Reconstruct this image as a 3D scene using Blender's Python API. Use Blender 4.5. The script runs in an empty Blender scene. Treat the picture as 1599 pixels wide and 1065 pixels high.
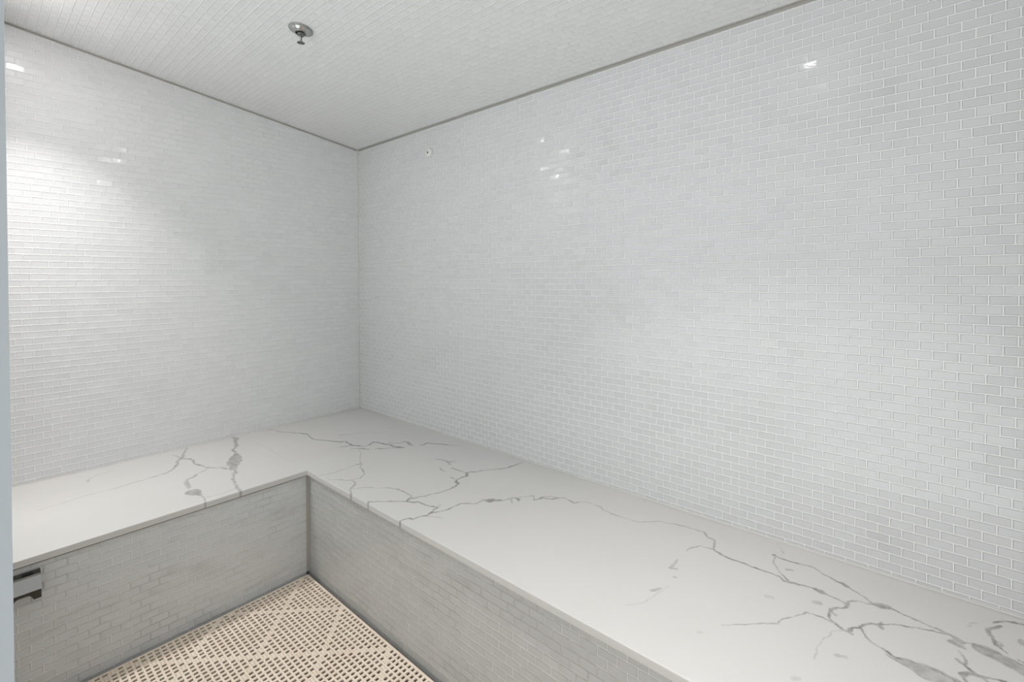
import bpy, bmesh, math, random
import numpy as np
from mathutils import Vector, Matrix
random.seed(7)
C = bpy.context.scene.collection
PI = math.pi

# ------------------------------------------------------------------ room measures (metres)
HB = 0.45            # bench top above the mat
D1, D2 = 0.700, 0.729    # depth of right-hand bench (along y) and left-hand bench (along x)
HC, SL = 2.1129, 0.1209  # ceiling height at the back corner, and its rise per metre towards the door
XE = 3.40            # far end of the room
YF = -1.643          # inner face of the door wall
ZF = -0.021          # tiled floor below the mat
SLAB = 0.021
FACE = 0.012         # how far the tiled faces sit behind the slab edge

# ------------------------------------------------------------------ helpers
def link(o, parent=None):
    C.objects.link(o)
    if parent: o.parent = parent
    return o
def tag(o, label=None, cat=None, group=None, kind=None):
    if label: o['label'] = label
    if cat: o['category'] = cat
    if group: o['group'] = group
    if kind: o['kind'] = kind
    return o
def empty(name, loc):
    o = bpy.data.objects.new(name, None); o.location = loc; o.empty_display_size = .05
    return link(o)
def mesh_obj(name, verts, faces, mats, parent=None, smooth=False, fm=None):
    me = bpy.data.meshes.new(name)
    off = Vector(parent.matrix_world.translation) if parent else Vector((0, 0, 0))
    if parent: 
        off = Vector(parent.location)
    me.from_pydata([tuple(Vector(v) - off) for v in verts], [], faces)
    for m in (mats if isinstance(mats, (list, tuple)) else [mats]): me.materials.append(m)
    if fm: me.polygons.foreach_set('material_index', fm)
    if smooth: me.polygons.foreach_set('use_smooth', [True]*len(me.polygons))
    me.update()
    return link(bpy.data.objects.new(name, me), parent)
def bm_obj(name, bm, mats, parent=None, smooth=True, angle=35):
    bmesh.ops.recalc_face_normals(bm, faces=bm.faces)
    if parent: bmesh.ops.translate(bm, vec=-Vector(parent.location), verts=bm.verts)
    me = bpy.data.meshes.new(name); 
    for e in bm.edges:
        if len(e.link_faces) == 2 and e.calc_face_angle(0) > math.radians(angle): e.smooth = False
    bm.to_mesh(me); bm.free()
    for m in (mats if isinstance(mats, (list, tuple)) else [mats]): me.materials.append(m)
    if smooth: me.polygons.foreach_set('use_smooth', [True]*len(me.polygons))
    return link(bpy.data.objects.new(name, me), parent)
def box(x0, x1, y0, y1, z0, z1):
    v = [(x0,y0,z0),(x1,y0,z0),(x1,y1,z0),(x0,y1,z0),(x0,y0,z1),(x1,y0,z1),(x1,y1,z1),(x0,y1,z1)]
    f = [(0,3,2,1),(4,5,6,7),(0,1,5,4),(1,2,6,5),(2,3,7,6),(3,0,4,7)]
    return v, f
def bm_box(bm, x0, x1, y0, y1, z0, z1, bev=0, seg=2):
    v, f = box(x0, x1, y0, y1, z0, z1)
    vs = [bm.verts.new(p) for p in v]; fs = [bm.faces.new([vs[i] for i in q]) for q in f]
    if bev:
        es = {e for q in fs for e in q.edges}
        bmesh.ops.bevel(bm, geom=list(es), offset=bev, segments=seg, profile=.5, affect='EDGES')
def bm_lathe(bm, prof, origin=(0,0,0), axis='z', n=48):
    """prof: list of (radius, height); closed onto the axis where radius = 0"""
    o = Vector(origin); rings = []
    def P(r, h, a):
        c, s = r*math.cos(a), r*math.sin(a)
        return o + (Vector((c, s, h)) if axis == 'z' else Vector((c, h, s)))
    for r, h in prof:
        rings.append([bm.verts.new(P(0, h, 0))] if r == 0 else [bm.verts.new(P(r, h, 2*PI*k/n)) for k in range(n)])
    for a, b in zip(rings, rings[1:]):
        if len(a) == 1 and len(b) == 1: continue
        for k in range(n):
            k2 = (k+1) % n
            if len(a) == 1: bm.faces.new((a[0], b[k], b[k2]))
            elif len(b) == 1: bm.faces.new((a[k], a[k2], b[0]))
            else: bm.faces.new((a[k], a[k2], b[k2], b[k]))
def bm_tube(bm, pts, r, n=12):
    pts = [Vector(p) for p in pts]; rings = []
    for i, p in enumerate(pts):
        t = (pts[min(i+1, len(pts)-1)] - pts[max(i-1, 0)]).normalized()
        a = t.orthogonal().normalized() if i == 0 else (a - t*a.dot(t)).normalized()
        b = t.cross(a)
        rings.append([bm.verts.new(p + r*(a*math.cos(2*PI*k/n) + b*math.sin(2*PI*k/n))) for k in range(n)])
    for A, B in zip(rings, rings[1:]):
        for k in range(n): bm.faces.new((A[k], A[(k+1) % n], B[(k+1) % n], B[k]))
    bm.faces.new(rings[0][::-1]); bm.faces.new(rings[-1])
def bm_extrude(bm, outline, axis_pts):
    """outline: list of points at one end; axis_pts: vector to the other end"""
    d = Vector(axis_pts)
    a = [bm.verts.new(Vector(p)) for p in outline]; b = [bm.verts.new(Vector(p)+d) for p in outline]
    n = len(a)
    bm.faces.new(a); bm.faces.new(b[::-1])
    for i in range(n): bm.faces.new((a[i], b[i], b[(i+1) % n], a[(i+1) % n]))

# ------------------------------------------------------------------ materials
def S(c):                                   # sRGB 0..255 -> linear rgba
    f = lambda v: (v/255/12.92) if v/255 <= .04045 else ((v/255+.055)/1.055)**2.4
    return (f(c[0]), f(c[1]), f(c[2]), 1)
class NT:
    def __init__(s, name):
        s.m = bpy.data.materials.new(name); s.m.use_nodes = True
        s.t = s.m.node_tree; s.t.nodes.clear()
        s.out = s.n('ShaderNodeOutputMaterial'); s.b = s.n('ShaderNodeBsdfPrincipled')
        s.t.links.new(s.b.outputs[0], s.out.inputs[0])
    def n(s, kind, **k):
        o = s.t.nodes.new(kind)
        for a, v in k.items(): setattr(o, a, v)
        return o
    def L(s, a, b): s.t.links.new(a, b)
    def put(s, sock, v):
        if hasattr(v, 'links') or isinstance(v, bpy.types.NodeSocket): s.L(v, sock)
        else: sock.default_value = v
    def M(s, op, a, b=0.0, c=None):
        o = s.n('ShaderNodeMath', operation=op); s.put(o.inputs[0], a); s.put(o.inputs[1], b)
        if c is not None: s.put(o.inputs[2], c)
        return o.outputs[0]
    def ramp(s, v, a, b, x=0.0, y=1.0):
        o = s.n('ShaderNodeMapRange', interpolation_type='SMOOTHSTEP')
        s.put(o.inputs['Value'], v); s.put(o.inputs['From Min'], a); s.put(o.inputs['From Max'], b)
        s.put(o.inputs['To Min'], x); s.put(o.inputs['To Max'], y); return o.outputs[0]
    def mix(s, f, a, b, blend='MIX'):
        o = s.n('ShaderNodeMix', data_type='RGBA', blend_type=blend)
        s.put(o.inputs[0], f); s.put(o.inputs[6], a); s.put(o.inputs[7], b); return o.outputs[2]
    def noise(s, vec, scale, detail=3, rough=.5):
        o = s.n('ShaderNodeTexNoise'); o.inputs['Scale'].default_value = scale
        o.inputs['Detail'].default_value = detail; o.inputs['Roughness'].default_value = rough
        if vec is not None: s.L(vec, o.inputs['Vector'])
        return o.outputs[0]
    def set(s, **k):
        for a, v in k.items(): s.put(s.b.inputs[a.replace('_', ' ')], v)

def tile_material(name, ua, va, u0, v0, w=.0518, h=.0255, tile=(225,226,226), grout=(247,247,245), seed=0., grime=0.0, grout_dirt=0.0):
    """small glass mosaic in running bond; ua, va are the world axes the courses run and stack along"""
    s = NT(name)
    g = s.n('ShaderNodeNewGeometry'); sp = s.n('ShaderNodeSeparateXYZ'); s.L(g.outputs['Position'], sp.inputs[0])
    u = s.M('SUBTRACT', sp.outputs[ua], u0); v = s.M('SUBTRACT', sp.outputs[va], v0)
    row = s.M('FLOOR', s.M('DIVIDE', v, h))
    sheet = s.M('FLOOR', s.M('DIVIDE', row, 12.0))
    wn = s.n('ShaderNodeTexWhiteNoise', noise_dimensions='1D'); s.L(s.M('ADD', sheet, 11.3+seed), wn.inputs['W'])
    jit = s.M('MULTIPLY', wn.outputs['Value'], .016)
    odd = s.M('MULTIPLY', s.M('FLOORED_MODULO', row, 2.0), .5)
    uu = s.M('ADD', s.M('DIVIDE', s.M('ADD', u, jit), w), odd)
    col = s.M('FLOOR', uu)
    fu = s.M('MULTIPLY', s.M('FRACT', uu), w); fv = s.M('MULTIPLY', s.M('FRACT', s.M('DIVIDE', v, h)), h)
    du = s.M('MINIMUM', fu, s.M('SUBTRACT', w, fu)); dv = s.M('MINIMUM', fv, s.M('SUBTRACT', h, fv))
    d = s.M('MINIMUM', du, dv)
    isgrout = s.ramp(d, .0010, .0017, 1, 0)
    cmb = s.n('ShaderNodeCombineXYZ'); s.L(row, cmb.inputs[0]); s.L(col, cmb.inputs[1]); cmb.inputs[2].default_value = seed
    tn = s.n('ShaderNodeTexWhiteNoise', noise_dimensions='3D'); s.L(cmb.outputs[0], tn.inputs['Vector'])
    # tile colour: small differences from tile to tile, and a few mottled darker areas of worn backing
    pos = g.outputs['Position']
    patch = s.ramp(s.noise(pos, 3.1, 4, .6), .56, .80, 0, 1)
    tc = s.mix(s.M('MULTIPLY', tn.outputs['Value'], .28), S(tile), S(tuple(int(c*.93) for c in tile)))
    pt = s.M('MULTIPLY', patch, s.ramp(tn.outputs['Value'], .1, .9, .12, .38))
    tc = s.mix(pt, tc, S(tuple(int(c*.86) for c in tile)))
    gc = S(grout)
    if grout_dirt:
        gd = s.ramp(s.noise(pos, 5.0, 4, .7), .45, .62, 0, grout_dirt)
        gc = s.mix(gd, gc, S((120,115,108)))
    colr = s.mix(isgrout, tc, gc)
    if grime:
        mp = s.n('ShaderNodeMapping'); s.L(pos, mp.inputs[0]); mp.inputs['Scale'].default_value = (2.2, 2.2, 9)
        gr = s.ramp(s.noise(mp.outputs[0], 1.6, 5, .6), .50, .78, 0, grime)
        colr = s.mix(gr, colr, S((118,112,104)))
    rough = s.M('ADD', s.M('MULTIPLY', isgrout, .45), .30)
    # the coloured backing lies behind the glass, so the lit pattern reads as set back from the grout
    hgt = s.M('ADD', s.ramp(d, .0013, .0029, 1, 0), s.M('MULTIPLY', s.noise(pos, 260, 2), .05))
    bp = s.n('ShaderNodeBump'); bp.inputs['Strength'].default_value = .75; bp.inputs['Distance'].default_value = .0024
    s.L(hgt, bp.inputs['Height'])
    # every tile sits at its own very slight angle
    vm = s.n('ShaderNodeVectorMath', operation='SUBTRACT'); s.L(tn.outputs['Color'], vm.inputs[0]); vm.inputs[1].default_value = (.5,.5,.5)
    vs = s.n('ShaderNodeVectorMath', operation='SCALE'); s.L(vm.outputs[0], vs.inputs[0]); vs.inputs['Scale'].default_value = .09
    va_ = s.n('ShaderNodeVectorMath', operation='ADD'); s.L(vs.outputs[0], va_.inputs[0]); s.L(g.outputs['Normal'], va_.inputs[1])
    vn = s.n('ShaderNodeVectorMath', operation='NORMALIZE'); s.L(va_.outputs[0], vn.inputs[0])
    bc = s.n('ShaderNodeBump'); bc.inputs['Strength'].default_value = .35; bc.inputs['Distance'].default_value = .0012
    s.L(s.M('ADD', s.ramp(d, .0008, .0026, 0, 1), s.M('MULTIPLY', s.noise(pos, 60, 2), .6)), bc.inputs['Height']); s.L(vn.outputs[0], bc.inputs['Normal'])
    s.set(Base_Color=colr, Roughness=rough, Normal=bp.outputs[0], Coat_Weight=s.M('SUBTRACT', .55, s.M('MULTIPLY', isgrout, .5)), Coat_Roughness=.06, Coat_Normal=bc.outputs[0])
    s.b.inputs['Specular IOR Level'].default_value = .35
    return s.m

T_R = tile_material('glass_mosaic_right', 0, 2, 2.8716, 1.356, .0518, .0248, tile=(220,220,221), seed=1)
T_L = tile_material('glass_mosaic_left', 1, 2, -1.3985, 1.3582, .0536, .0262, tile=(233,233,234), seed=2)
T_C = tile_material('glass_mosaic_ceiling', 0, 1, .3, -.5, .0518, .0255, tile=(235,235,235), grout=(248,248,247), seed=3)
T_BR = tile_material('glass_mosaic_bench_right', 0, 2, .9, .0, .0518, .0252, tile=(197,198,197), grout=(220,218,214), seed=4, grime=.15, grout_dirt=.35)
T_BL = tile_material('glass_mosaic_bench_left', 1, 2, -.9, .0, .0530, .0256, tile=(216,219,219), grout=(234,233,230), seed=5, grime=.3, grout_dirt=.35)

def plain(name, col, rough=.5, metal=0., **k):
    s = NT(name); s.set(Base_Color=S(col), Roughness=rough, Metallic=metal, **k); return s.m
def slab_material(name, base):
    s = NT(name)
    a = s.n('ShaderNodeAttribute', attribute_name='vein'); g = s.n('ShaderNodeNewGeometry'); pos = g.outputs['Position']
    n1 = s.noise(pos, 45, 4, .65); n2 = s.noise(pos, 3.0, 3)
    v = s.M('MULTIPLY', a.outputs['Fac'], s.ramp(n1, .30, .62, .75, 1.15))
    b = s.mix(s.ramp(n2, .35, .7, 0, .35), S(base), S(tuple(int(c*.975) for c in base)))
    vc = s.mix(s.ramp(n1, .35, .65), S((150,147,142)), S((118,115,110)))
    v = s.M('MINIMUM', v, 1.0)
    sp = s.ramp(s.noise(pos, 420, 2), .66, .74, 0, .10)
    b = s.mix(sp, b, S((165,161,154)))
    s.set(Base_Color=s.mix(v, b, vc), Roughness=.34)
    s.b.inputs['Specular IOR Level'].default_value = .4
    return s.m
SLAB_M = slab_material('veined_quartz', (211,209,206))
CAULK = plain('silicone_caulk', (212,210,205), .55)
CAULK_D = plain('grimed_silicone', (165,161,154), .6)
CAULK_G = plain('shade_grime_joint', (128,123,116), .7)  # bead under the slab, overhang shade and grime put into its colour
CHROME = plain('chrome', (186,186,184), .12, 1.0)
CHROME_D = plain('dull_chrome', (128,128,124), .28, 1.0)
LIP = plain('dark_reflection_chrome', (72,72,68), .35, .8)  # outlet's lower lip, its dark reflection put into the metal colour
CHROME_S = plain('satin_chrome', (196,197,198), .3, 1.0)
BLACKM = plain('dark_plastic', (28,28,28), .4)
WHITEP = plain('white_plastic', (232,232,228), .35)
BULB = plain('dark_glass', (60,40,36), .1)
FLOOR_M = plain('wet_floor_tile', (58,49,41), .45)
s = NT('beige_vinyl_matting'); g = s.n('ShaderNodeNewGeometry')
nn = s.ramp(s.noise(g.outputs['Position'], 9, 4, .6), .35, .7)
s.set(Base_Color=s.mix(nn, S((244,228,210)), S((236,218,199))), Roughness=.55)
bpn = s.n('ShaderNodeBump'); bpn.inputs['Strength'].default_value = .3; bpn.inputs['Distance'].default_value = .0006
s.L(s.noise(g.outputs['Position'], 380, 3), bpn.inputs['Height']); s.set(Normal=bpn.outputs[0])
MAT_M = s.m
FRAME_M = plain('brushed_grey_metal', (178,184,187), .5, .1)

# ------------------------------------------------------------------ room shell
cz = lambda y: HC - SL*y
def struct(name, v, f, m, fm=None): return tag(mesh_obj(name, v, f, m, fm=fm), kind='structure')
TH = .12
# right wall (y = 0) and left wall (x = 0)
struct('wall_right', *box(-TH, XE+TH, 0, TH, -.2, 2.40), T_R)
struct('wall_left', *box(-TH, 0, -1.90, 0, -.2, 2.42), T_L)
T_E = tile_material('glass_mosaic_end', 1, 2, -1.3, 1.35, .0518, .0255, seed=6)
struct('wall_end', *box(XE, XE+TH, -1.90, 0, -.2, 2.42), T_E)
# door wall: tiled each side of the doorway, with a tiled lintel over it
DX0, DX1, DZ = 2.20, 3.06, 2.06
T_F = tile_material('glass_mosaic_front', 0, 2, .2, 1.35, .0518, .0255, seed=7)
GX0 = .80                                             # fixed glass beside the door, above an unseen curb raised to cut low daylight
wf = struct('wall_front', *box(-TH, GX0, YF-TH, YF, -.2, 2.42), T_F)
struct('wall_shade_curb', *box(GX0, DX0-.05, YF-TH, YF, -.2, .52), T_F)
gs = NT('clear_glass'); gt = gs.n('ShaderNodeBsdfTransparent'); gt.inputs[0].default_value = (.95,.98,.975,1)
gg = gs.n('ShaderNodeBsdfGlossy'); gg.inputs['Roughness'].default_value = .0; lw_ = gs.n('ShaderNodeLayerWeight'); lw_.inputs[0].default_value = .5; fac_ = gs.M('ADD', gs.M('MULTIPLY', gs.M('POWER', lw_.outputs['Facing'], 5.0), .8), .04)
mx = gs.n('ShaderNodeMixShader'); gs.L(fac_, mx.inputs[0]); gs.L(gt.outputs[0], mx.inputs[1]); gs.L(gg.outputs[0], mx.inputs[2]); gs.L(mx.outputs[0], gs.out.inputs[0])
struct('window_1', *box(GX0+.002, DX0-.052, YF-.045, YF-.035, .522, 2.05), gs.m)
bmv = []; 
def merge(parts):
    V, F = [], []
    for v, f in parts:
        o = len(V); V += v; F += [tuple(i+o for i in q) for q in f]
    return V, F
struct('wall_front_side', *merge([box(DX1+.05, XE, YF-TH, YF, -.2, 2.42), box(GX0, DX1+.05, YF-TH, YF, DZ+.05, 2.42)]), T_F)
# door frame, a thin grey metal surround; its near edge borders the view on the left
df = tag(mesh_obj('door_1', *merge([box(DX0-.05, DX0, YF-TH-.02, YF+.004, ZF, DZ+.05), box(DX1, DX1+.05, YF-TH-.02, YF+.004, ZF, DZ+.05),
                                    box(DX0, DX1, YF-TH-.02, YF+.004, DZ, DZ+.05)]), FRAME_M), kind='structure')
# sloping ceiling slab
V = [(-TH,TH,cz(TH)),(XE+TH,TH,cz(TH)),(XE+TH,-1.9,cz(-1.9)),(-TH,-1.9,cz(-1.9))]
V += [(x,y,z+.1) for x,y,z in V]
struct('ceiling', V, [(0,1,2,3),(7,6,5,4),(0,4,5,1),(1,5,6,2),(2,6,7,3),(3,7,4,0)], T_C)
struct('floor', *box(-TH, XE+TH, -1.9, TH, -.25, ZF), FLOOR_M)

# ------------------------------------------------------------------ benches
# vein polylines traced on the slab, given in metres on the bench top: built from picture measurements below
cam_loc = Vector((2.7341, -1.6608, 1.2737))
YAW, PIT, ROL, FPX, CYO = -0.7106, -0.0115, -0.0036, 734.6931, -86.1061
ca, sa, cb, sb = math.cos(YAW), math.sin(YAW), math.cos(PIT), math.sin(PIT)
fw = np.array([cb*sa, cb*ca, sb]); r0 = np.array([ca, -sa, 0.]); u0_ = np.cross(r0, fw)
cc_, sc_ = math.cos(ROL), math.sin(ROL)
rv = r0*cc_ + u0_*sc_; uv = u0_*cc_ - r0*sc_
def topt(px, py, z=HB):
    d = fw*FPX + rv*(px-800) - uv*(py-532-CYO)
    t = (z-cam_loc[2])/d[2]
    return (cam_loc[0]+t*d[0], cam_loc[1]+t*d[1])
VE = []   # (points in metres, half width m, strength)
def vein(ox, oy, sc, pts, w=1.0, st=.8):
    """w: full width in picture pixels (number or one per point)"""
    P = []; n = len(pts)
    ws = w if isinstance(w, (list, tuple)) else [w]*n
    for (a, b), ww in zip(pts, ws):
        x, y = ox+a/sc, oy+b/sc
        p = topt(x, y); dist = math.hypot(p[0]-cam_loc[0], p[1]-cam_loc[1], ) 
        dist = math.sqrt(dist*dist + (HB-cam_loc[2])**2)
        P.append((p[0], p[1], .5*(ww*1.3+.25)*dist/FPX))
    VE.append((P, st))
A = (400, 640, 5.33)
vein(*A, [(-10,160),(140,168),(200,183),(290,188),(370,193),(430,203),(440,215),(475,243),(550,253),(640,262),(700,268),(745,262)], [1,1,1,1.2,1.6,1.6,1,1.4,1.8,2.6,3,2], .75)
vein(*A, [(745,262),(790,290),(830,298),(910,303),(940,295),(975,268),(1050,278),(1110,290),(1160,308),(1230,315)], [1.5,2.4,2.4,1,1.2,2,1.8,2,2.4,2.4], .85)
vein(*A, [(700,310),(750,303),(800,296)], 1.4, .6)
vein(*A, [(790,322),(890,322),(940,330)], [.8,2.4,1.2], .7)
vein(*A, [(1000,322),(1050,325),(1110,317),(1170,315),(1230,316)], [1.6,2,1,1.2,1.6], .65)
vein(*A, [(1100,272),(1150,280),(1200,278),(1230,265),(1270,270),(1280,290),(1310,296)], [1,1.4,1,1.6,1.8,2.6,1], .7)
vein(*A, [(1365,293),(1395,292),(1425,275),(1500,283),(1600,290)], [1,2,1.8,1.6,1.8], .8)
vein(640,680,5.33, [(310,81),(370,83),(430,80)], [1.2,1,.5], .5)
vein(*A, [(690,210),(770,207),(850,192),(950,183),(1050,190)], [1.6,1.2,1,.8,.5], .35)
vein(*A, [(1100,155),(1150,148)], 1, .3)
vein(*A, [(862,330),(868,380),(866,430),(878,452)], [.5,.8,1,2.4], .4)
vein(*A, [(535,545),(620,530),(700,505),(780,480),(830,458),(875,450)], [1,1.2,1,1.2,1,2.2], .55)
vein(*A, [(875,450),(890,500),(905,538),(870,568),(800,585),(700,580),(600,583)], [1.4,1.2,1.2,1,1.2,1,.8], .55)
vein(*A, [(790,583),(830,605),(828,625),(800,645),(780,665),(792,692),(792,720)], [1,1.4,1.6,2,1.2,1.6,1.6], .6)
vein(*A, [(800,660),(860,652),(930,645),(1100,648),(1170,658),(1250,692),(1300,718),(1270,740)], [1,1,1,1,1.4,1.2,1.2,1.2], .6)
B = (640, 680, 5.33)
vein(*A, [(1265,742),(1310,737),(1360,724),(1420,715),(1500,695),(1599,668)], [1.6,2,1.2,1.4,1.2,1.2], .8)
vein(*B, [(300,456),(340,445),(385,422),(410,402),(385,385),(395,370),(440,348),(480,335),(470,315),(500,305),(520,300)], [1.2,1.8,1.8,2,2.8,1.6,1.8,2.2,1.6,2.2,1.4], .85)
vein(*B, [(510,303),(560,303),(640,287),(740,280),(820,268),(880,248),(940,225)], [1.4,1.4,1.2,1.6,1.6,1.6,1.2], .8)
vein(*B, [(220,198),(270,203),(320,222),(385,217)], [.8,1.2,2,1.4], .6)
vein(*B, [(320,222),(335,240)], 2.2, .6); vein(*B, [(350,268),(400,288),(440,300),(500,320)], [1.6,1.8,1,.6], .6)
vein(*B, [(250,265),(262,288),(298,300)], [.6,1.6,1.2], .5); vein(*B, [(340,348),(370,362),(390,375)], [1.4,1,1.6], .6)
E_ = (540, 760, 7.6)
vein(*E_, [(262,215),(268,180),(440,178),(540,172),(640,173),(720,176),(740,158),(800,132)], [2.4,1.4,1.2,2,1.4,2,2.6,1.6], .7)
vein(*E_, [(735,175),(800,188),(860,180),(900,195),(1000,232),(1085,240),(1095,252),(1050,268),(1040,290),(1000,318),(950,345),(900,350),(850,368),(800,388),(745,375),(690,390),(645,408),(640,430),(680,465)], [2.6,2.4,2,1.6,1.6,1.8,2,2,2,2.4,2,1.8,1.4,2.4,2.2,1.4,1.4,2.4,2.6], .75)
vein(*E_, [(1090,245),(1130,225),(1100,205)], .8, .35)
vein(*E_, [(990,315),(1100,300),(1200,275),(1280,240),(1370,200),(1520,203)], [1,1.4,1.6,1.4,1.4,1.4], .75)
vein(*E_, [(920,350),(1040,356),(1150,374)], [1.2,1,.6], .4)
vein(*B, [(540,568),(570,560),(620,535),(655,543),(700,532)], [1.4,1.4,2.4,5,3], .7)
vein(*B, [(640,545),(670,548),(705,540),(790,540),(830,530),(850,520),(880,518),(912,532),(905,545)], [3,5.5,4,1.6,2,2.4,2,2.8,1.6], .65)
vein(*B, [(845,525),(855,558)], 2.2, .4)
vein(*B, [(910,512),(1030,500),(1035,538),(1080,528),(1110,515),(1170,530),(1240,520),(1180,508),(1100,512)], [.8,.8,1.6,2.4,2,2.6,2.2,1.2,1], .65)
vein(*B, [(1240,520),(1290,520),(1330,540),(1370,562),(1410,558)], [1.2,1.2,2.2,2.4,1], .6)
vein(*B, [(1390,555),(1450,550),(1510,566),(1599,597)], 1.0, .5)
Q = (1000, 780, 2.669)
vein(*Q, [(-170,30),(-80,72),(0,95),(60,92),(150,103),(210,120),(265,135),(280,157),(310,170),(308,200)], [.9,.9,1,1.2,1,1.2,1.2,1.8,2,1.6], .6)
vein(*Q, [(305,205),(350,235),(420,262),(520,300),(580,320),(600,340),(640,348),(720,370),(750,385),(810,410),(865,440)], [1.4,1.8,1.6,1.6,1.6,2.4,2.4,1.4,2.6,1.4,2.4], .8)
vein(*Q, [(192,215),(215,200),(250,193),(300,206)], [.8,1.8,1.2,1.2], .6)
vein(*Q, [(155,248),(140,270),(122,285),(155,290)], [1.2,2.4,2,2], .4); vein(*Q, [(140,322),(150,325)], 2, .4); vein(*Q, [(45,380),(85,370)], 3, .4)
vein(*Q, [(-60,440),(60,400),(120,360)], 1, .2)
vein(*Q, [(575,180),(600,225)], .8, .3)
vein(*Q, [(560,233),(580,243),(640,262),(720,282),(770,315),(850,355),(920,398),(970,435),(1040,452),(1120,488),(1180,515),(1250,545),(1300,568),(1340,595)], [4,1.6,1.2,1.2,1.2,1.8,1,1.8,2,1.4,1.6,1.4,2,4], .75)
vein(*Q, [(845,350),(860,362)], 4, .5); vein(*Q, [(990,440),(1030,448)], 6, .6)
vein(*Q, [(562,238),(555,262),(572,290),(600,320),(625,345)], [1.4,1,1,1.6,3], .6); vein(*Q, [(610,292),(635,295)], 2, .5)
vein(*Q, [(735,375),(760,388)], 5, .6); vein(*Q, [(865,440),(868,425),(905,422),(950,435),(1000,440)], [2,1.4,1.2,1.4,1.4], .6)
vein(*Q, [(868,440),(845,453),(800,456),(788,475),(792,500),(830,530),(885,562)], [2.4,1.4,2.6,2,1.4,2,1.4], .75)
vein(*Q, [(800,470),(815,482)], 2.4, .5)
vein(*Q, [(340,522),(420,520),(500,517),(575,518),(620,492),(690,470),(760,490),(800,512)], [.5,.7,1,1.4,1.4,1.4,1.4,1.4], .6)
vein(*Q, [(870,550),(885,535),(915,535),(940,520),(1000,520),(1060,520),(1130,533),(1200,545),(1290,565)], [2,1.6,2.4,1.6,2.4,1.6,1.6,1.4,1.4], .75)
vein(*Q, [(1005,512),(1010,540),(990,520)], 1.6, .6)
vein(*Q, [(915,530),(940,570),(980,605),(1020,630),(1045,648)], [1.4,1.2,1.4,1.4,1.4], .65)
vein(*Q, [(860,545),(800,548),(770,575),(740,610),(725,665)], .8, .28)
vein(*Q, [(820,650),(855,657)], 4, .35); vein(*Q, [(635,746),(660,745)], 4, .25); vein(*Q, [(725,428),(750,433)], 4, .3); vein(*Q, [(530,405),(548,408)], 5, .2); vein(*Q, [(240,553),(255,553)], 3, .25)
W = (1380, 960, 7.3)
vein(*W, [(-15,380),(50,420),(90,460),(150,495),(200,500)], [1.2,1.6,2.6,1.6,1.6], .8)
vein(*W, [(30,450),(90,490),(160,530),(230,570)], [1.2,2,2,2], .6)
vein(*W, [(165,512),(230,535),(300,560),(360,600),(430,630),(550,672),(640,705),(720,745),(830,810),(1000,900)], [3,7,11,11,12,14,15,14,13,12], .48)
vein(*W, [(200,497),(300,520),(400,570),(520,610),(620,650),(720,702),(820,765),(950,840)], 1.4, .75)
vein(*W, [(1025,335),(1055,350),(1100,385),(1150,408),(1200,425),(1300,478),(1400,528),(1500,582),(1599,625),(1750,700),(1950,790)], [2,5,9,10,11,11,11,10,10,10,8], .5)
vein(*W, [(1030,338),(1100,358),(1200,398),(1300,435),(1420,495),(1510,540),(1599,590),(1750,660)], 1.3, .8)
vein(*W, [(1050,380),(1130,440),(1230,470),(1340,530),(1450,590),(1599,645),(1750,710)], 1.3, .7)
vein(*W, [(600,150),(700,200),(800,250),(860,285),(940,320)], [1.6,1.6,2.4,4,1], .7)
vein(*W, [(745,305),(800,315),(860,345),(915,380)], [2,6,6,3], .5); vein(*W, [(800,245),(850,290),(880,310)], [2,6,3], .6)
vein(*W, [(960,320),(1030,342)], 1, .5)
vein(*W, [(855,405),(900,460),(935,510),(942,545),(920,570),(870,545),(835,505)], [1,1.4,1.6,2,2.2,1.6,2.4], .55)
vein(*W, [(920,575),(990,630),(1080,690),(1180,720),(1300,742),(1400,765),(1500,800)], [1.2,2.4,2,1.6,1.4,2.2,1.2], .8)
vein(*W, [(965,790),(930,740),(905,685),(950,662),(1010,675),(1060,695),(1130,720),(1190,765),(1260,820)], [2,2.4,5,2.4,3,2.4,2.4,2.4,1.6], .7)
vein(*W, [(1250,95),(1320,78),(1420,78),(1500,90),(1599,112),(1750,160),(1900,260)], [.8,1.8,1.8,2.8,2.4,2,2], .75)
vein(*W, [(1345,128),(1290,148),(1190,160),(1190,180),(1215,228),(1250,280),(1285,345),(1330,375),(1410,440)], [1.4,2.2,2,3,3,1.8,3,1.6,1], .75)
vein(*W, [(1320,310),(1350,345),(1340,385)], [.8,2,1], .5)
vein(*W, [(1545,520),(1599,545),(1700,600)], 1.4, .7); vein(*W, [(1585,300),(1600,340)], 4, .5); vein(*W, [(970,130),(985,92),(1070,97)], [2,1,.8], .3)
G = (240, 660, 7.606)
vein(*G, [(930,172),(990,195),(972,240),(985,280),(935,325),(975,350),(985,385)], [3,4,2.4,3.4,2,2,4], .65)
vein(*G, [(985,385),(975,430),(960,480),(945,550)], [6,11,10,6], .6)
vein(*G, [(950,550),(975,590),(955,635),(940,665),(965,700),(990,745),(1015,790),(1040,815)], [2,3.4,2,2.6,2.4,2.8,2,2], .5)
vein(*G, [(930,548),(860,548),(770,535),(660,535),(600,518),(535,500),(480,462),(430,430),(350,428)], [3,2,1.6,2,1.4,3,2.4,2,1.4], .6)
vein(*G, [(410,295),(375,345),(350,395),(330,430),(290,450),(290,490),(240,545),(170,592),(100,615),(0,645),(-70,662),(-180,700),(-330,745),(-500,800)], [1.4,1.4,2,3,2.4,2.6,2,1.8,1.4,1.6,1,1,.8,.6], .55)
vein(*G, [(215,383),(270,395),(320,425)], [.8,1.4,1.6], .4)
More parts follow.
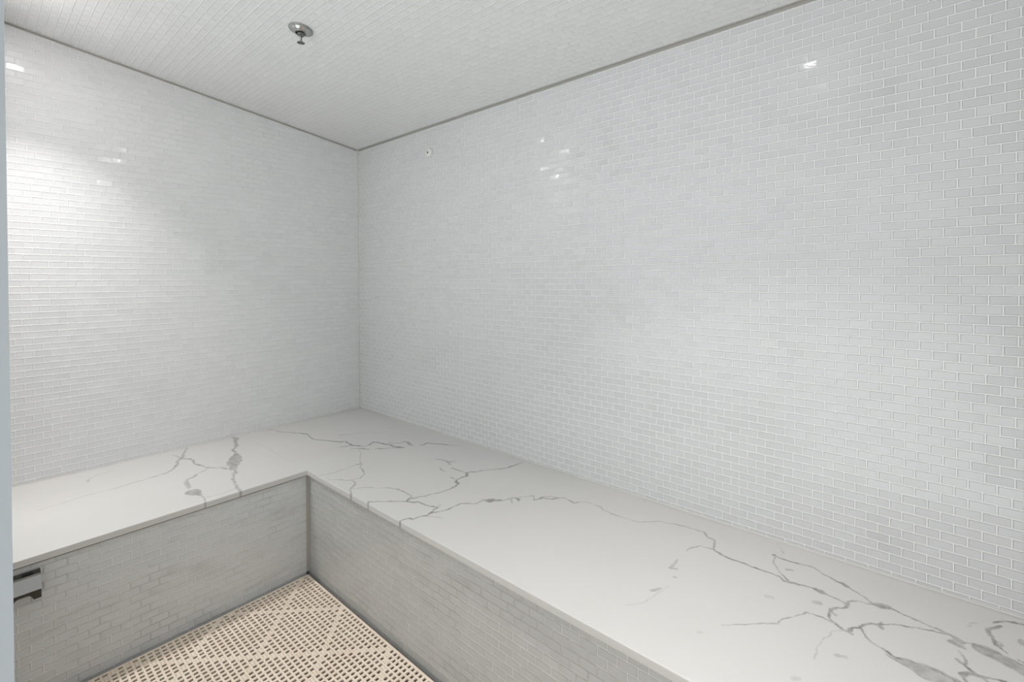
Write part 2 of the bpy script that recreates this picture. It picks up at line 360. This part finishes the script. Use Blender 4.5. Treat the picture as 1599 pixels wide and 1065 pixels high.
vein(*G, [(660,535),(600,575),(520,605),(470,650),(410,668),(385,710),(410,750),(420,782)], [1.2,2,1,2,2.6,4,3,1.4], .45)
vein(*G, [(410,825),(460,820),(505,838),(560,862)], [4,9,9,3], .55); vein(*G, [(560,862),(600,890),(615,960)], [2,1.2,1], .45)
vein(*G, [(600,890),(700,872),(800,848),(900,812),(960,790)], [1.2,1,1,1,.6], .35)
vein(0,0,1, [(60,797),(100,785),(130,775),(170,765),(230,748)], [.8,1.4,1.2,1,.8], .3)
vein(0,0,1, [(138,752),(143,746),(152,742),(175,735)], [2,1.2,.8,.6], .35)

rng = np.random.default_rng(3)
def jitter(P):
    """fractal midpoint displacement so a traced vein wanders like stone does"""
    P = [np.array(p, float) for p in P]
    for _ in range(3):
        Q2 = [P[0]]
        for a, b in zip(P, P[1:]):
            L = np.hypot(*(b-a)[:2]); m = (a+b)/2
            if L > .006:
                nrm = np.array([-(b-a)[1], (b-a)[0]])/max(L, 1e-9)
                m[:2] += nrm*rng.normal(0, .055)*min(L, .10); m[2] *= 1+rng.normal(0, .22)
                Q2.append(m)
            Q2.append(b)
        P = Q2
    return P
VJ = [(jitter(P), st) for P, st in VE]
def vein_value(x, y):
    """x, y: 2-D arrays on a regular grid"""
    out = np.zeros(x.shape)
    xs, ys = x[:, 0], y[0, :]
    for P, st in VJ:
        for a, b in zip(P, P[1:]):
            w = max(a[2], b[2]); soft = .0009; m = w*1.6+.004
            i0, i1 = np.searchsorted(xs, min(a[0], b[0])-m), np.searchsorted(xs, max(a[0], b[0])+m)
            j0, j1 = np.searchsorted(ys, min(a[1], b[1])-m), np.searchsorted(ys, max(a[1], b[1])+m)
            if i0 >= i1 or j0 >= j1: continue
            X = x[i0:i1, j0:j1]; Y = y[i0:i1, j0:j1]
            d = b[:2]-a[:2]; LL = max(d@d, 1e-12)
            t = np.clip(((X-a[0])*d[0]+(Y-a[1])*d[1])/LL, 0, 1)
            dist = np.hypot(X-a[0]-t*d[0], Y-a[1]-t*d[1]); ww = a[2]+t*(b[2]-a[2])
            v = np.clip((ww+soft-dist)/(2*soft), 0, 1)*st
            out[i0:i1, j0:j1] = np.maximum(out[i0:i1, j0:j1], v)
    return out

def slab(name, x0, x1, y0, y1, edge, parent):
    """quartz slab; edge = 'y' (front edge at y0) or 'x' (front edge at x1), with eased front arris"""
    st = .0022
    nx, ny = int((x1-x0)/st)+1, int((y1-y0)/st)+1
    xs, ys = np.linspace(x0, x1, nx), np.linspace(y0, y1, ny)
    zs_x = np.zeros(nx); r = .0025
    # rounding rows plus the front edge are made by extra columns of the grid that turn downward
    prof = [(r*(1-math.sin(a)), -r*(1-math.cos(a))) for a in (0, .4, .8, 1.2, PI/2)]
    drop = [-.008, -.014, -SLAB]
    if edge == 'y':
        front = [(y0+p, z) for p, z in prof[::-1]][::1]           # from the vertical face up to the top
        # order columns: bottom of face ... top ... back wall
        yy = [y0]*len(drop[::-1]) + [y0+p for p, z in prof[::-1]]; zz = drop[::-1] + [z for p, z in prof[::-1]]
        inner = ys[ys > y0+r+1e-4]
        yy = np.array(yy + list(inner)); zz = np.array(zz + [0]*len(inner))
        X, Y = np.meshgrid(xs, yy, indexing='ij'); Z = np.broadcast_to(HB+zz, X.shape)
        mono = np.maximum.accumulate(yy + np.arange(len(yy))*1e-9)
    else:
        inner = xs[xs < x1-r-1e-4]
        xx = np.array(list(inner) + [x1-p for p, z in prof] + [x1]*len(drop)); zz = np.array([0]*len(inner) + [z for p, z in prof] + drop)
        X, Y = np.meshgrid(xx, ys, indexing='ij'); Z = np.broadcast_to((HB+zz)[:, None], X.shape)
    val = vein_value(X, Y)
    n0, n1 = X.shape
    co = np.stack([X, Y, Z], -1).reshape(-1, 3) - np.array(parent.location)
    idx = np.arange(n0*n1).reshape(n0, n1)
    q = np.stack([idx[:-1, :-1], idx[1:, :-1], idx[1:, 1:], idx[:-1, 1:]], -1).reshape(-1, 4)
    # close the slab: underside from the bottom front row to the back
    nv = len(co)
    zb = HB-SLAB
    if edge == 'y':
        ext = [(x0, y0, zb), (x1, y0, zb), (x1, y1, zb), (x0, y1, zb)]
    else:
        ext = [(x0, y0, zb), (x1, y0, zb), (x1, y1, zb), (x0, y1, zb)]
    co = np.vstack([co, np.array(ext) - np.array(parent.location)])
    me = bpy.data.meshes.new(name)
    quads = np.vstack([q, [[nv+3, nv+2, nv+1, nv]]])
    me.vertices.add(len(co)); me.vertices.foreach_set('co', co.ravel())
    me.loops.add(quads.size); me.loops.foreach_set('vertex_index', quads.ravel().astype(np.int32))
    me.polygons.add(len(quads)); me.polygons.foreach_set('loop_start', np.arange(0, quads.size, 4, dtype=np.int32))
    me.polygons.foreach_set('loop_total', np.full(len(quads), 4, dtype=np.int32)) if False else None
    at = me.attributes.new('vein', 'FLOAT', 'POINT')
    at.data.foreach_set('value', np.concatenate([val.ravel(), np.zeros(4)]).astype(np.float32))
    me.materials.append(SLAB_M); me.update(calc_edges=True); me.validate()
    me.polygons.foreach_set('use_smooth', [True]*len(me.polygons))
    return link(bpy.data.objects.new(name, me), parent)

SEAM = -D1 + .012
rb = tag(empty('steam_bench', (1.7, -.35, ZF)), 'long built-in bench along the right wall, grey mosaic front and veined white quartz seat', 'bench')
mesh_obj('base', *box(.001, XE-.002, -D1+FACE, -.001, ZF+.0005, HB-SLAB), T_BR, rb)
slab('seat_slab', .001, XE-.002, -D1, -.001, 'y', rb)
lb = tag(empty('steam_bench', (.36, -1.2, ZF)), 'shorter bench against the left wall, white quartz seat, chrome outlet on its mosaic front', 'bench')
mesh_obj('base', *box(.001, D2-FACE, YF+.002, -D1-.0004, ZF+.0005, HB-SLAB), T_BL, lb)
slab('seat_slab', .001, D2, YF+.002, -D1-.0004, 'x', lb)

# ------------------------------------------------------------------ caulk lines
def bead(name, p0, p1, w, m, n1, n2):
    """quarter-round silicone bead from p0 to p1 between two faces with outward normals n1, n2"""
    p0, p1, n1, n2 = map(Vector, (p0, p1, n1, n2)); bm = bmesh.new()
    prof = [Vector((0,0,0)), n1*w] + [n1*w*(1-math.sin(a)) + n2*w*(1-math.cos(a)) for a in (.5, 1.0)] + [n2*w]
    a = [bm.verts.new(p0+q) for q in prof]; b = [bm.verts.new(p1+q) for q in prof]
    for i in range(5): bm.faces.new((a[i], a[(i+1) % 5], b[(i+1) % 5], b[i]))
    bm.faces.new(a[::-1]); bm.faces.new(b)
    return tag(bm_obj(name, bm, m), kind='structure')
e = .0004
bead('trim_1', (e, -e, HB+e), (e, -e, HC-.004), .0045, CAULK, (1,0,0), (0,-1,0))
bead('trim_2', (.006, -e, HB+e), (XE-.003, -e, HB+e), .004, CAULK, (0,-1,0), (0,0,1))
bead('trim_3', (e, YF+.004, HB+e), (e, -.006, HB+e), .005, CAULK, (1,0,0), (0,0,1))
bead('trim_4', (.006, -e, HC-.0008), (XE-.003, -e, HC-.0008), .008, CAULK_D, (0,-1,0), (0,0,-1))
bead('trim_5', (e, -.010, cz(-.010)-.0006), (e, YF+.004, cz(YF+.004)-.0006), .007, CAULK_D, (1,0,0), (0,0,-1))
bead('trim_6', (D2-FACE+e, -D1+FACE-e, .002), (D2-FACE+e, -D1+FACE-e, HB-SLAB-.001), .0125, CAULK_D, (1,0,0), (0,-1,0))

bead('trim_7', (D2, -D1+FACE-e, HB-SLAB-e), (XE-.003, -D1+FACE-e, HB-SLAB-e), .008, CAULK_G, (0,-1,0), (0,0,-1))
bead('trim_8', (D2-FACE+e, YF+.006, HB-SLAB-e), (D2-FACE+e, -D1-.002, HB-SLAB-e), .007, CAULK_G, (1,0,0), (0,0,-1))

# ------------------------------------------------------------------ floor mat
P_ = .01945; X0, Y0 = .7894, -.7190
def floor_mat():
    V, F = [], []
    def quad(a, b, c, d): F.append((a, b, c, d))
    def v(x, y, z): V.append((x, y, z)); return len(V)-1
    zt, zb = 0.0, -.0175
    def cell(x0, x1, y0, y1, hx, hy, zb=zb):
        cx, cy = (x0+x1)/2, (y0+y1)/2
        o = [v(x0,y0,zt), v(x1,y0,zt), v(x1,y1,zt), v(x0,y1,zt)]
        c = .0007
        k = [v(cx-hx,cy-hy,zt-.0004), v(cx+hx,cy-hy,zt-.0004), v(cx+hx,cy+hy,zt-.0004), v(cx-hx,cy+hy,zt-.0004)]
        b = [v(cx-hx,cy-hy,zb), v(cx+hx,cy-hy,zb), v(cx+hx,cy+hy,zb), v(cx-hx,cy+hy,zb)]
        for i in range(4):
            j = (i+1) % 4
            quad(o[i], o[j], k[j], k[i]); quad(k[i], k[j], b[j], b[i])
        return b
    imax = int((XE-.01-X0)/P_)
    jmax = int((-Y0*-1 - (YF+.012))/P_ + 0) if False else int((Y0-(YF+.012))/P_)
    i0 = -2
    for i in range(i0, imax):
        for j in range(0, jmax):
            cx, cy = X0+i*P_, Y0-j*P_
            x0, x1, y0, y1 = cx-P_/2, cx+P_/2, cy-P_/2, cy+P_/2
            if (i-j) % 16 == 13 or (i+j) % 16 == 13:
                for sx in (-1, 1):
                    for sy in (-1, 1):
                        qx, qy = cx+sx*P_/4, cy+sy*P_/4
                        cell(qx-P_/4, qx+P_/4, qy-P_/4, qy+P_/4, .0013, .0016, -.004)
            else:
                cell(x0, x1, y0, y1, .0052, .0064, -.0055)
    xa, xb = X0+(i0-.5)*P_, X0+(imax-.5)*P_; ya, yb = Y0-(jmax-.5)*P_, Y0+P_/2
    # plain border and outer sides
    bx0, bx1, by0, by1 = xa-.004, xb+.004, ya-.004, yb+.005
    o = [v(bx0,by0,zt), v(bx1,by0,zt), v(bx1,by1,zt), v(bx0,by1,zt)]; n = [v(xa,ya,zt), v(xb,ya,zt), v(xb,yb,zt), v(xa,yb,zt)]
    d = [v(bx0,by0,zb), v(bx1,by0,zb), v(bx1,by1,zb), v(bx0,by1,zb)]
    for i in range(4):
        j = (i+1) % 4
        quad(o[i], o[j], n[j], n[i]); quad(d[i], d[j], o[j], o[i])
    # the runners that hold the mat just off the floor
    for k in range(8):
        y = ya + P_*round((.5+k)*(yb-ya)/P_/8)
        b, f = box(bx0, bx1, y-.0012, y+.0012, ZF, -.0045); q = len(V); V.extend(b); F.extend([tuple(a+q for a in g) for g in f])
    return V, F, (bx0, by1)
V, F, _ = floor_mat()
fm_ = tag(mesh_obj('floor_mat', V, F, MAT_M), 'beige perforated vinyl drainage mat covering the floor between the benches', 'mat')

# ------------------------------------------------------------------ fire sprinkler on the ceiling
sx, sy = .986, -.833; sz = cz(sy)
sp_ = tag(empty('fire_sprinkler', (sx, sy, sz)), 'chrome pendent fire sprinkler with round escutcheon on the tiled ceiling', 'sprinkler')
tilt = Matrix.Translation((sx, sy, sz)) @ Matrix.Rotation(math.atan(-SL), 4, 'X') @ Matrix.Translation((-sx, -sy, -sz))
bm = bmesh.new()
bm_lathe(bm, [(0.012,-.0005),(.0435,-.0005),(.0435,-.003),(.041,-.0045),(.036,-.005),(.034,-.0065),(.030,-.012),(.024,-.016),(.018,-.0175),(.0165,-.015),(.0155,-.008),(.012,-.006)], (sx, sy, sz))
bmesh.ops.transform(bm, matrix=tilt, verts=bm.verts); bm_obj('escutcheon', bm, CHROME, sp_)
bm = bmesh.new()
bm_lathe(bm, [(0,-.002),(.0125,-.002),(.0125,-.018),(.0105,-.020),(.0095,-.026),(.0075,-.028),(0,-.028)], (sx, sy, sz), n=24)
bm_obj('body', bm, CHROME_D, sp_)
dirv = Vector((.8, -.6, 0))
for sgn in (-1, 1):
    bm = bmesh.new(); o = Vector((sx, sy, sz))
    bm_tube(bm, [o+dirv*sgn*.0075+Vector((0,0,-.026)), o+dirv*sgn*.0105+Vector((0,0,-.034)), o+dirv*sgn*.0085+Vector((0,0,-.041)), o+dirv*sgn*.003+Vector((0,0,-.0475))], .0025, 10)
    bm_obj('frame_arm', bm, CHROME, sp_)
bm = bmesh.new(); bm_lathe(bm, [(0,-.027),(.0018,-.028),(.0022,-.038),(.0018,-.044),(0,-.045)], (sx, sy, sz), n=16); bm_obj('bulb', bm, BULB, sp_)
bm = bmesh.new(); n = 12
bm_lathe(bm, [(0,-.0455),(.0045,-.046),(.0045,-.0495),(0,-.0495)], (sx, sy, sz), n=16)
for k in range(n):                                    # toothed deflector plate
    a = 2*PI*k/n; c, s_ = math.cos(a), math.sin(a); t = Vector((-s_, c, 0)); rdl = Vector((c, s_, 0)); o = Vector((sx, sy, sz-.0495))
    pts = [o+rdl*.002-t*.0008, o+rdl*.0135-t*.0024-Vector((0,0,.001)), o+rdl*.0135+t*.0024-Vector((0,0,.001)), o+rdl*.002+t*.0008]
    bm_extrude(bm, pts, (0, 0, -.0013))
bm_obj('deflector', bm, CHROME_D, sp_)

# ------------------------------------------------------------------ small round sensor on the right wall
qx, qz = .719, 1.968
se = tag(empty('temperature_sensor', (qx, 0, qz)), 'small round white sensor button high on the right wall near the corner', 'sensor')
bm = bmesh.new()
bm_lathe(bm, [(0,0),(.025,0),(.0255,-.006),(.0245,-.011),(.021,-.0145),(.015,-.0165),(.008,-.017),(0,-.017)], (qx, 0, qz), axis='y', n=40)
bm_obj('cover', bm, WHITEP, se)
bm = bmesh.new(); bm_lathe(bm, [(0,-.0168),(.0045,-.0168),(.0045,-.019),(.003,-.0198),(0,-.0198)], (qx, 0, qz), axis='y', n=20)
bm_obj('probe_tip', bm, BLACKM, se)

# ------------------------------------------------------------------ chrome steam outlet on the left bench front
fx = D2-FACE
so = tag(empty('steam_outlet', (fx, -1.56, .36)), 'chrome steam outlet with arched lower lip on the left bench front beside the door frame', 'steam outlet')
y0, y1 = -1.612, -1.522
def zt_(t): return t
bm = bmesh.new()
# hood: front plate with an arch cut from its lower edge, leaning out from the tiles
def plate(xo, xi, flip=1):
    out = []
    pts = [(y0,.3965),(y1,.3965),(y1,.3215),(y1-.016,.3215),(y1-.022,.335),(y1-.032,.343),(y1-.046,.343),(y1-.056,.335),(y1-.062,.3215),(y0,.3215)]
    return pts
pts = plate(0, 0)
bx = lambda z: fx+.026+(.3965-z)*.28 if z > .3565 else fx+.026+.0112-.0015
ys = [y0, y0+.012, y1-.062, y1-.056, y1-.046, y1-.032, y1-.022, y1-.016, y1]
low = [.331, .331, .331, .343, .350, .350, .343, .331, .331]
rows_ = []
for y, zl in zip(ys, low):
    zsx = [.3965, .375, .357, .3564, (.3564+zl)/2, zl]
    rows_.append([(bx(z), y, z) for z in zsx])
fr_ = [[bm.verts.new(p) for p in r] for r in rows_]; bk_ = [[bm.verts.new((p[0]-.003, p[1], p[2])) for p in r] for r in rows_]
for A_, B_ in zip(range(len(ys)-1), range(1, len(ys))):
    for k in range(5):
        bm.faces.new((fr_[A_][k], fr_[B_][k], fr_[B_][k+1], fr_[A_][k+1])); bm.faces.new((bk_[A_][k], bk_[A_][k+1], bk_[B_][k+1], bk_[B_][k]))
    bm.faces.new((fr_[A_][0], bk_[A_][0], bk_[B_][0], fr_[B_][0])); bm.faces.new((fr_[A_][5], fr_[B_][5], bk_[B_][5], bk_[A_][5]))
for q in (0, -1):
    for k in range(5): bm.faces.new((fr_[q][k], fr_[q][k+1], bk_[q][k+1], bk_[q][k]))
bmesh.ops.remove_doubles(bm, verts=bm.verts, dist=.00001)
for f_ in bm.faces:
    if f_.calc_center_median().z < .3562: f_.material_index = 1
bm_obj('front_plate', bm, [CHROME_S, LIP], so, smooth=False)
bm = bmesh.new()
bm_extrude(bm, [(fx+.0005, y0, .405), (fx+.0005, y0, .400), (fx+.026, y0, .3925), (fx+.0262, y0, .3975)], (0, y1-y0, 0))
bm_obj('top_plate', bm, CHROME_D, so, smooth=False)
for yy in (y0, y1-.003):
    bm = bmesh.new(); bm_extrude(bm, [(fx+.0005, yy, .400), (fx+.022, yy, .3935), (fx+.022, yy, .330), (fx+.0005, yy, .330)], (0, .003, 0))
    bm_obj('side_cheek', bm, CHROME_D, so, smooth=False)
bm = bmesh.new()
bm_extrude(bm, [(fx+.0005, y0+.003, .330), (fx+.0005, y0+.003, .334), (fx+.0215, y0+.003, .350), (fx+.0215, y0+.003, .346)], (0, y1-y0-.006, 0))
bm_obj('inner_baffle', bm, BLACKM, so, smooth=False)
for yy in (-1.548,):
    bm = bmesh.new(); bm_box(bm, fx+.004, fx+.018, yy-.014, yy+.010, .4035, .4045)
    bmesh.ops.translate(bm, vec=(0,0,-.0005), verts=bm.verts)
    ob = bm_obj('vent_slot', bm, BLACKM, so, smooth=False)

# ------------------------------------------------------------------ ceiling downlights (just out of view) and daylight at the door
def downlight(x, y, power, col, size, label, spread=150, glow=72):
    z = cz(y)
    t = tag(empty('recessed_downlight', (x, y, z)), label, 'ceiling light')
    tl = Matrix.Translation((x, y, z)) @ Matrix.Rotation(math.atan(-SL), 4, 'X') @ Matrix.Translation((-x, -y, -z))
    bm = bmesh.new(); bm_lathe(bm, [(size,-.0005),(size+.016,-.0005),(size+.016,-.003),(size+.002,-.005),(size,-.003),(size,-.0005)], (x, y, z))
    bmesh.ops.transform(bm, matrix=tl, verts=bm.verts); bm_obj('trim_ring', bm, WHITEP, t)
    lm = NT('lamp_lens'); lm.set(Base_Color=(1,1,1,1)); lm.b.inputs['Emission Color'].default_value = (*col, 1); lm.b.inputs['Emission Strength'].default_value = glow
    bm = bmesh.new(); bm_lathe(bm, [(0,-.0125),(size*.35,-.0118),(size*.65,-.0095),(size*.88,-.006),(size-.0015,-.002),(size-.0015,-.001),(0,-.001)], (x, y, z)); bmesh.ops.transform(bm, matrix=tl, verts=bm.verts); bm_obj('lens', bm, lm.m, t)
    ld = bpy.data.lights.new('downlight_glow', 'AREA'); ld.shape = 'DISK'; ld.size = size*2; ld.energy = power; ld.color = col; ld.spread = math.radians(spread)
    lo = bpy.data.objects.new('downlight_glow', ld); lo.location = (x, y, z-.020); link(lo)
downlight(.43, -1.53, 4.6, (1, .985, .965), .043, 'round white downlight in the ceiling above the left bench', 92)
downlight(2.39, -.90, 4.8, (1, .98, .96), .043, 'round white downlight in the ceiling over the long right bench', 92)

w = bpy.data.worlds.new('daylight'); bpy.context.scene.world = w; w.use_nodes = True
bg = w.node_tree.nodes['Background']; wt = w.node_tree
tc = wt.nodes.new('ShaderNodeTexCoord'); sx_ = wt.nodes.new('ShaderNodeSeparateXYZ'); wt.links.new(tc.outputs['Generated'], sx_.inputs[0])
mr = wt.nodes.new('ShaderNodeMapRange'); mr.inputs['From Min'].default_value = -.35; mr.inputs['From Max'].default_value = .25
mr.inputs['To Min'].default_value = 2.05; mr.inputs['To Max'].default_value = 1.15      # glow added below the horizon to brighten the ceiling, softer sky above
wt.links.new(sx_.outputs[2], mr.inputs['Value']); wt.links.new(mr.outputs[0], bg.inputs[1])
bg.inputs[0].default_value = (.965, .982, 1.0, 1)

# ------------------------------------------------------------------ camera
cd = bpy.data.cameras.new('camera'); cam = bpy.data.objects.new('camera', cd); C.objects.link(cam)
cd.sensor_width = 36; cd.lens = FPX*36/1599; cd.shift_y = (532+CYO-532.5)/1599; cd.clip_start = .02
m = Matrix(((rv[0], uv[0], -fw[0], cam_loc[0]), (rv[1], uv[1], -fw[1], cam_loc[1]), (rv[2], uv[2], -fw[2], cam_loc[2]), (0,0,0,1)))
cam.matrix_world = m
bpy.context.scene.camera = cam
sc = bpy.context.scene
sc.view_settings.view_transform = 'Standard'; sc.view_settings.look = 'None'; sc.view_settings.gamma = 1
sc.view_settings.use_curve_mapping = False; sc.view_settings.exposure = 0.08
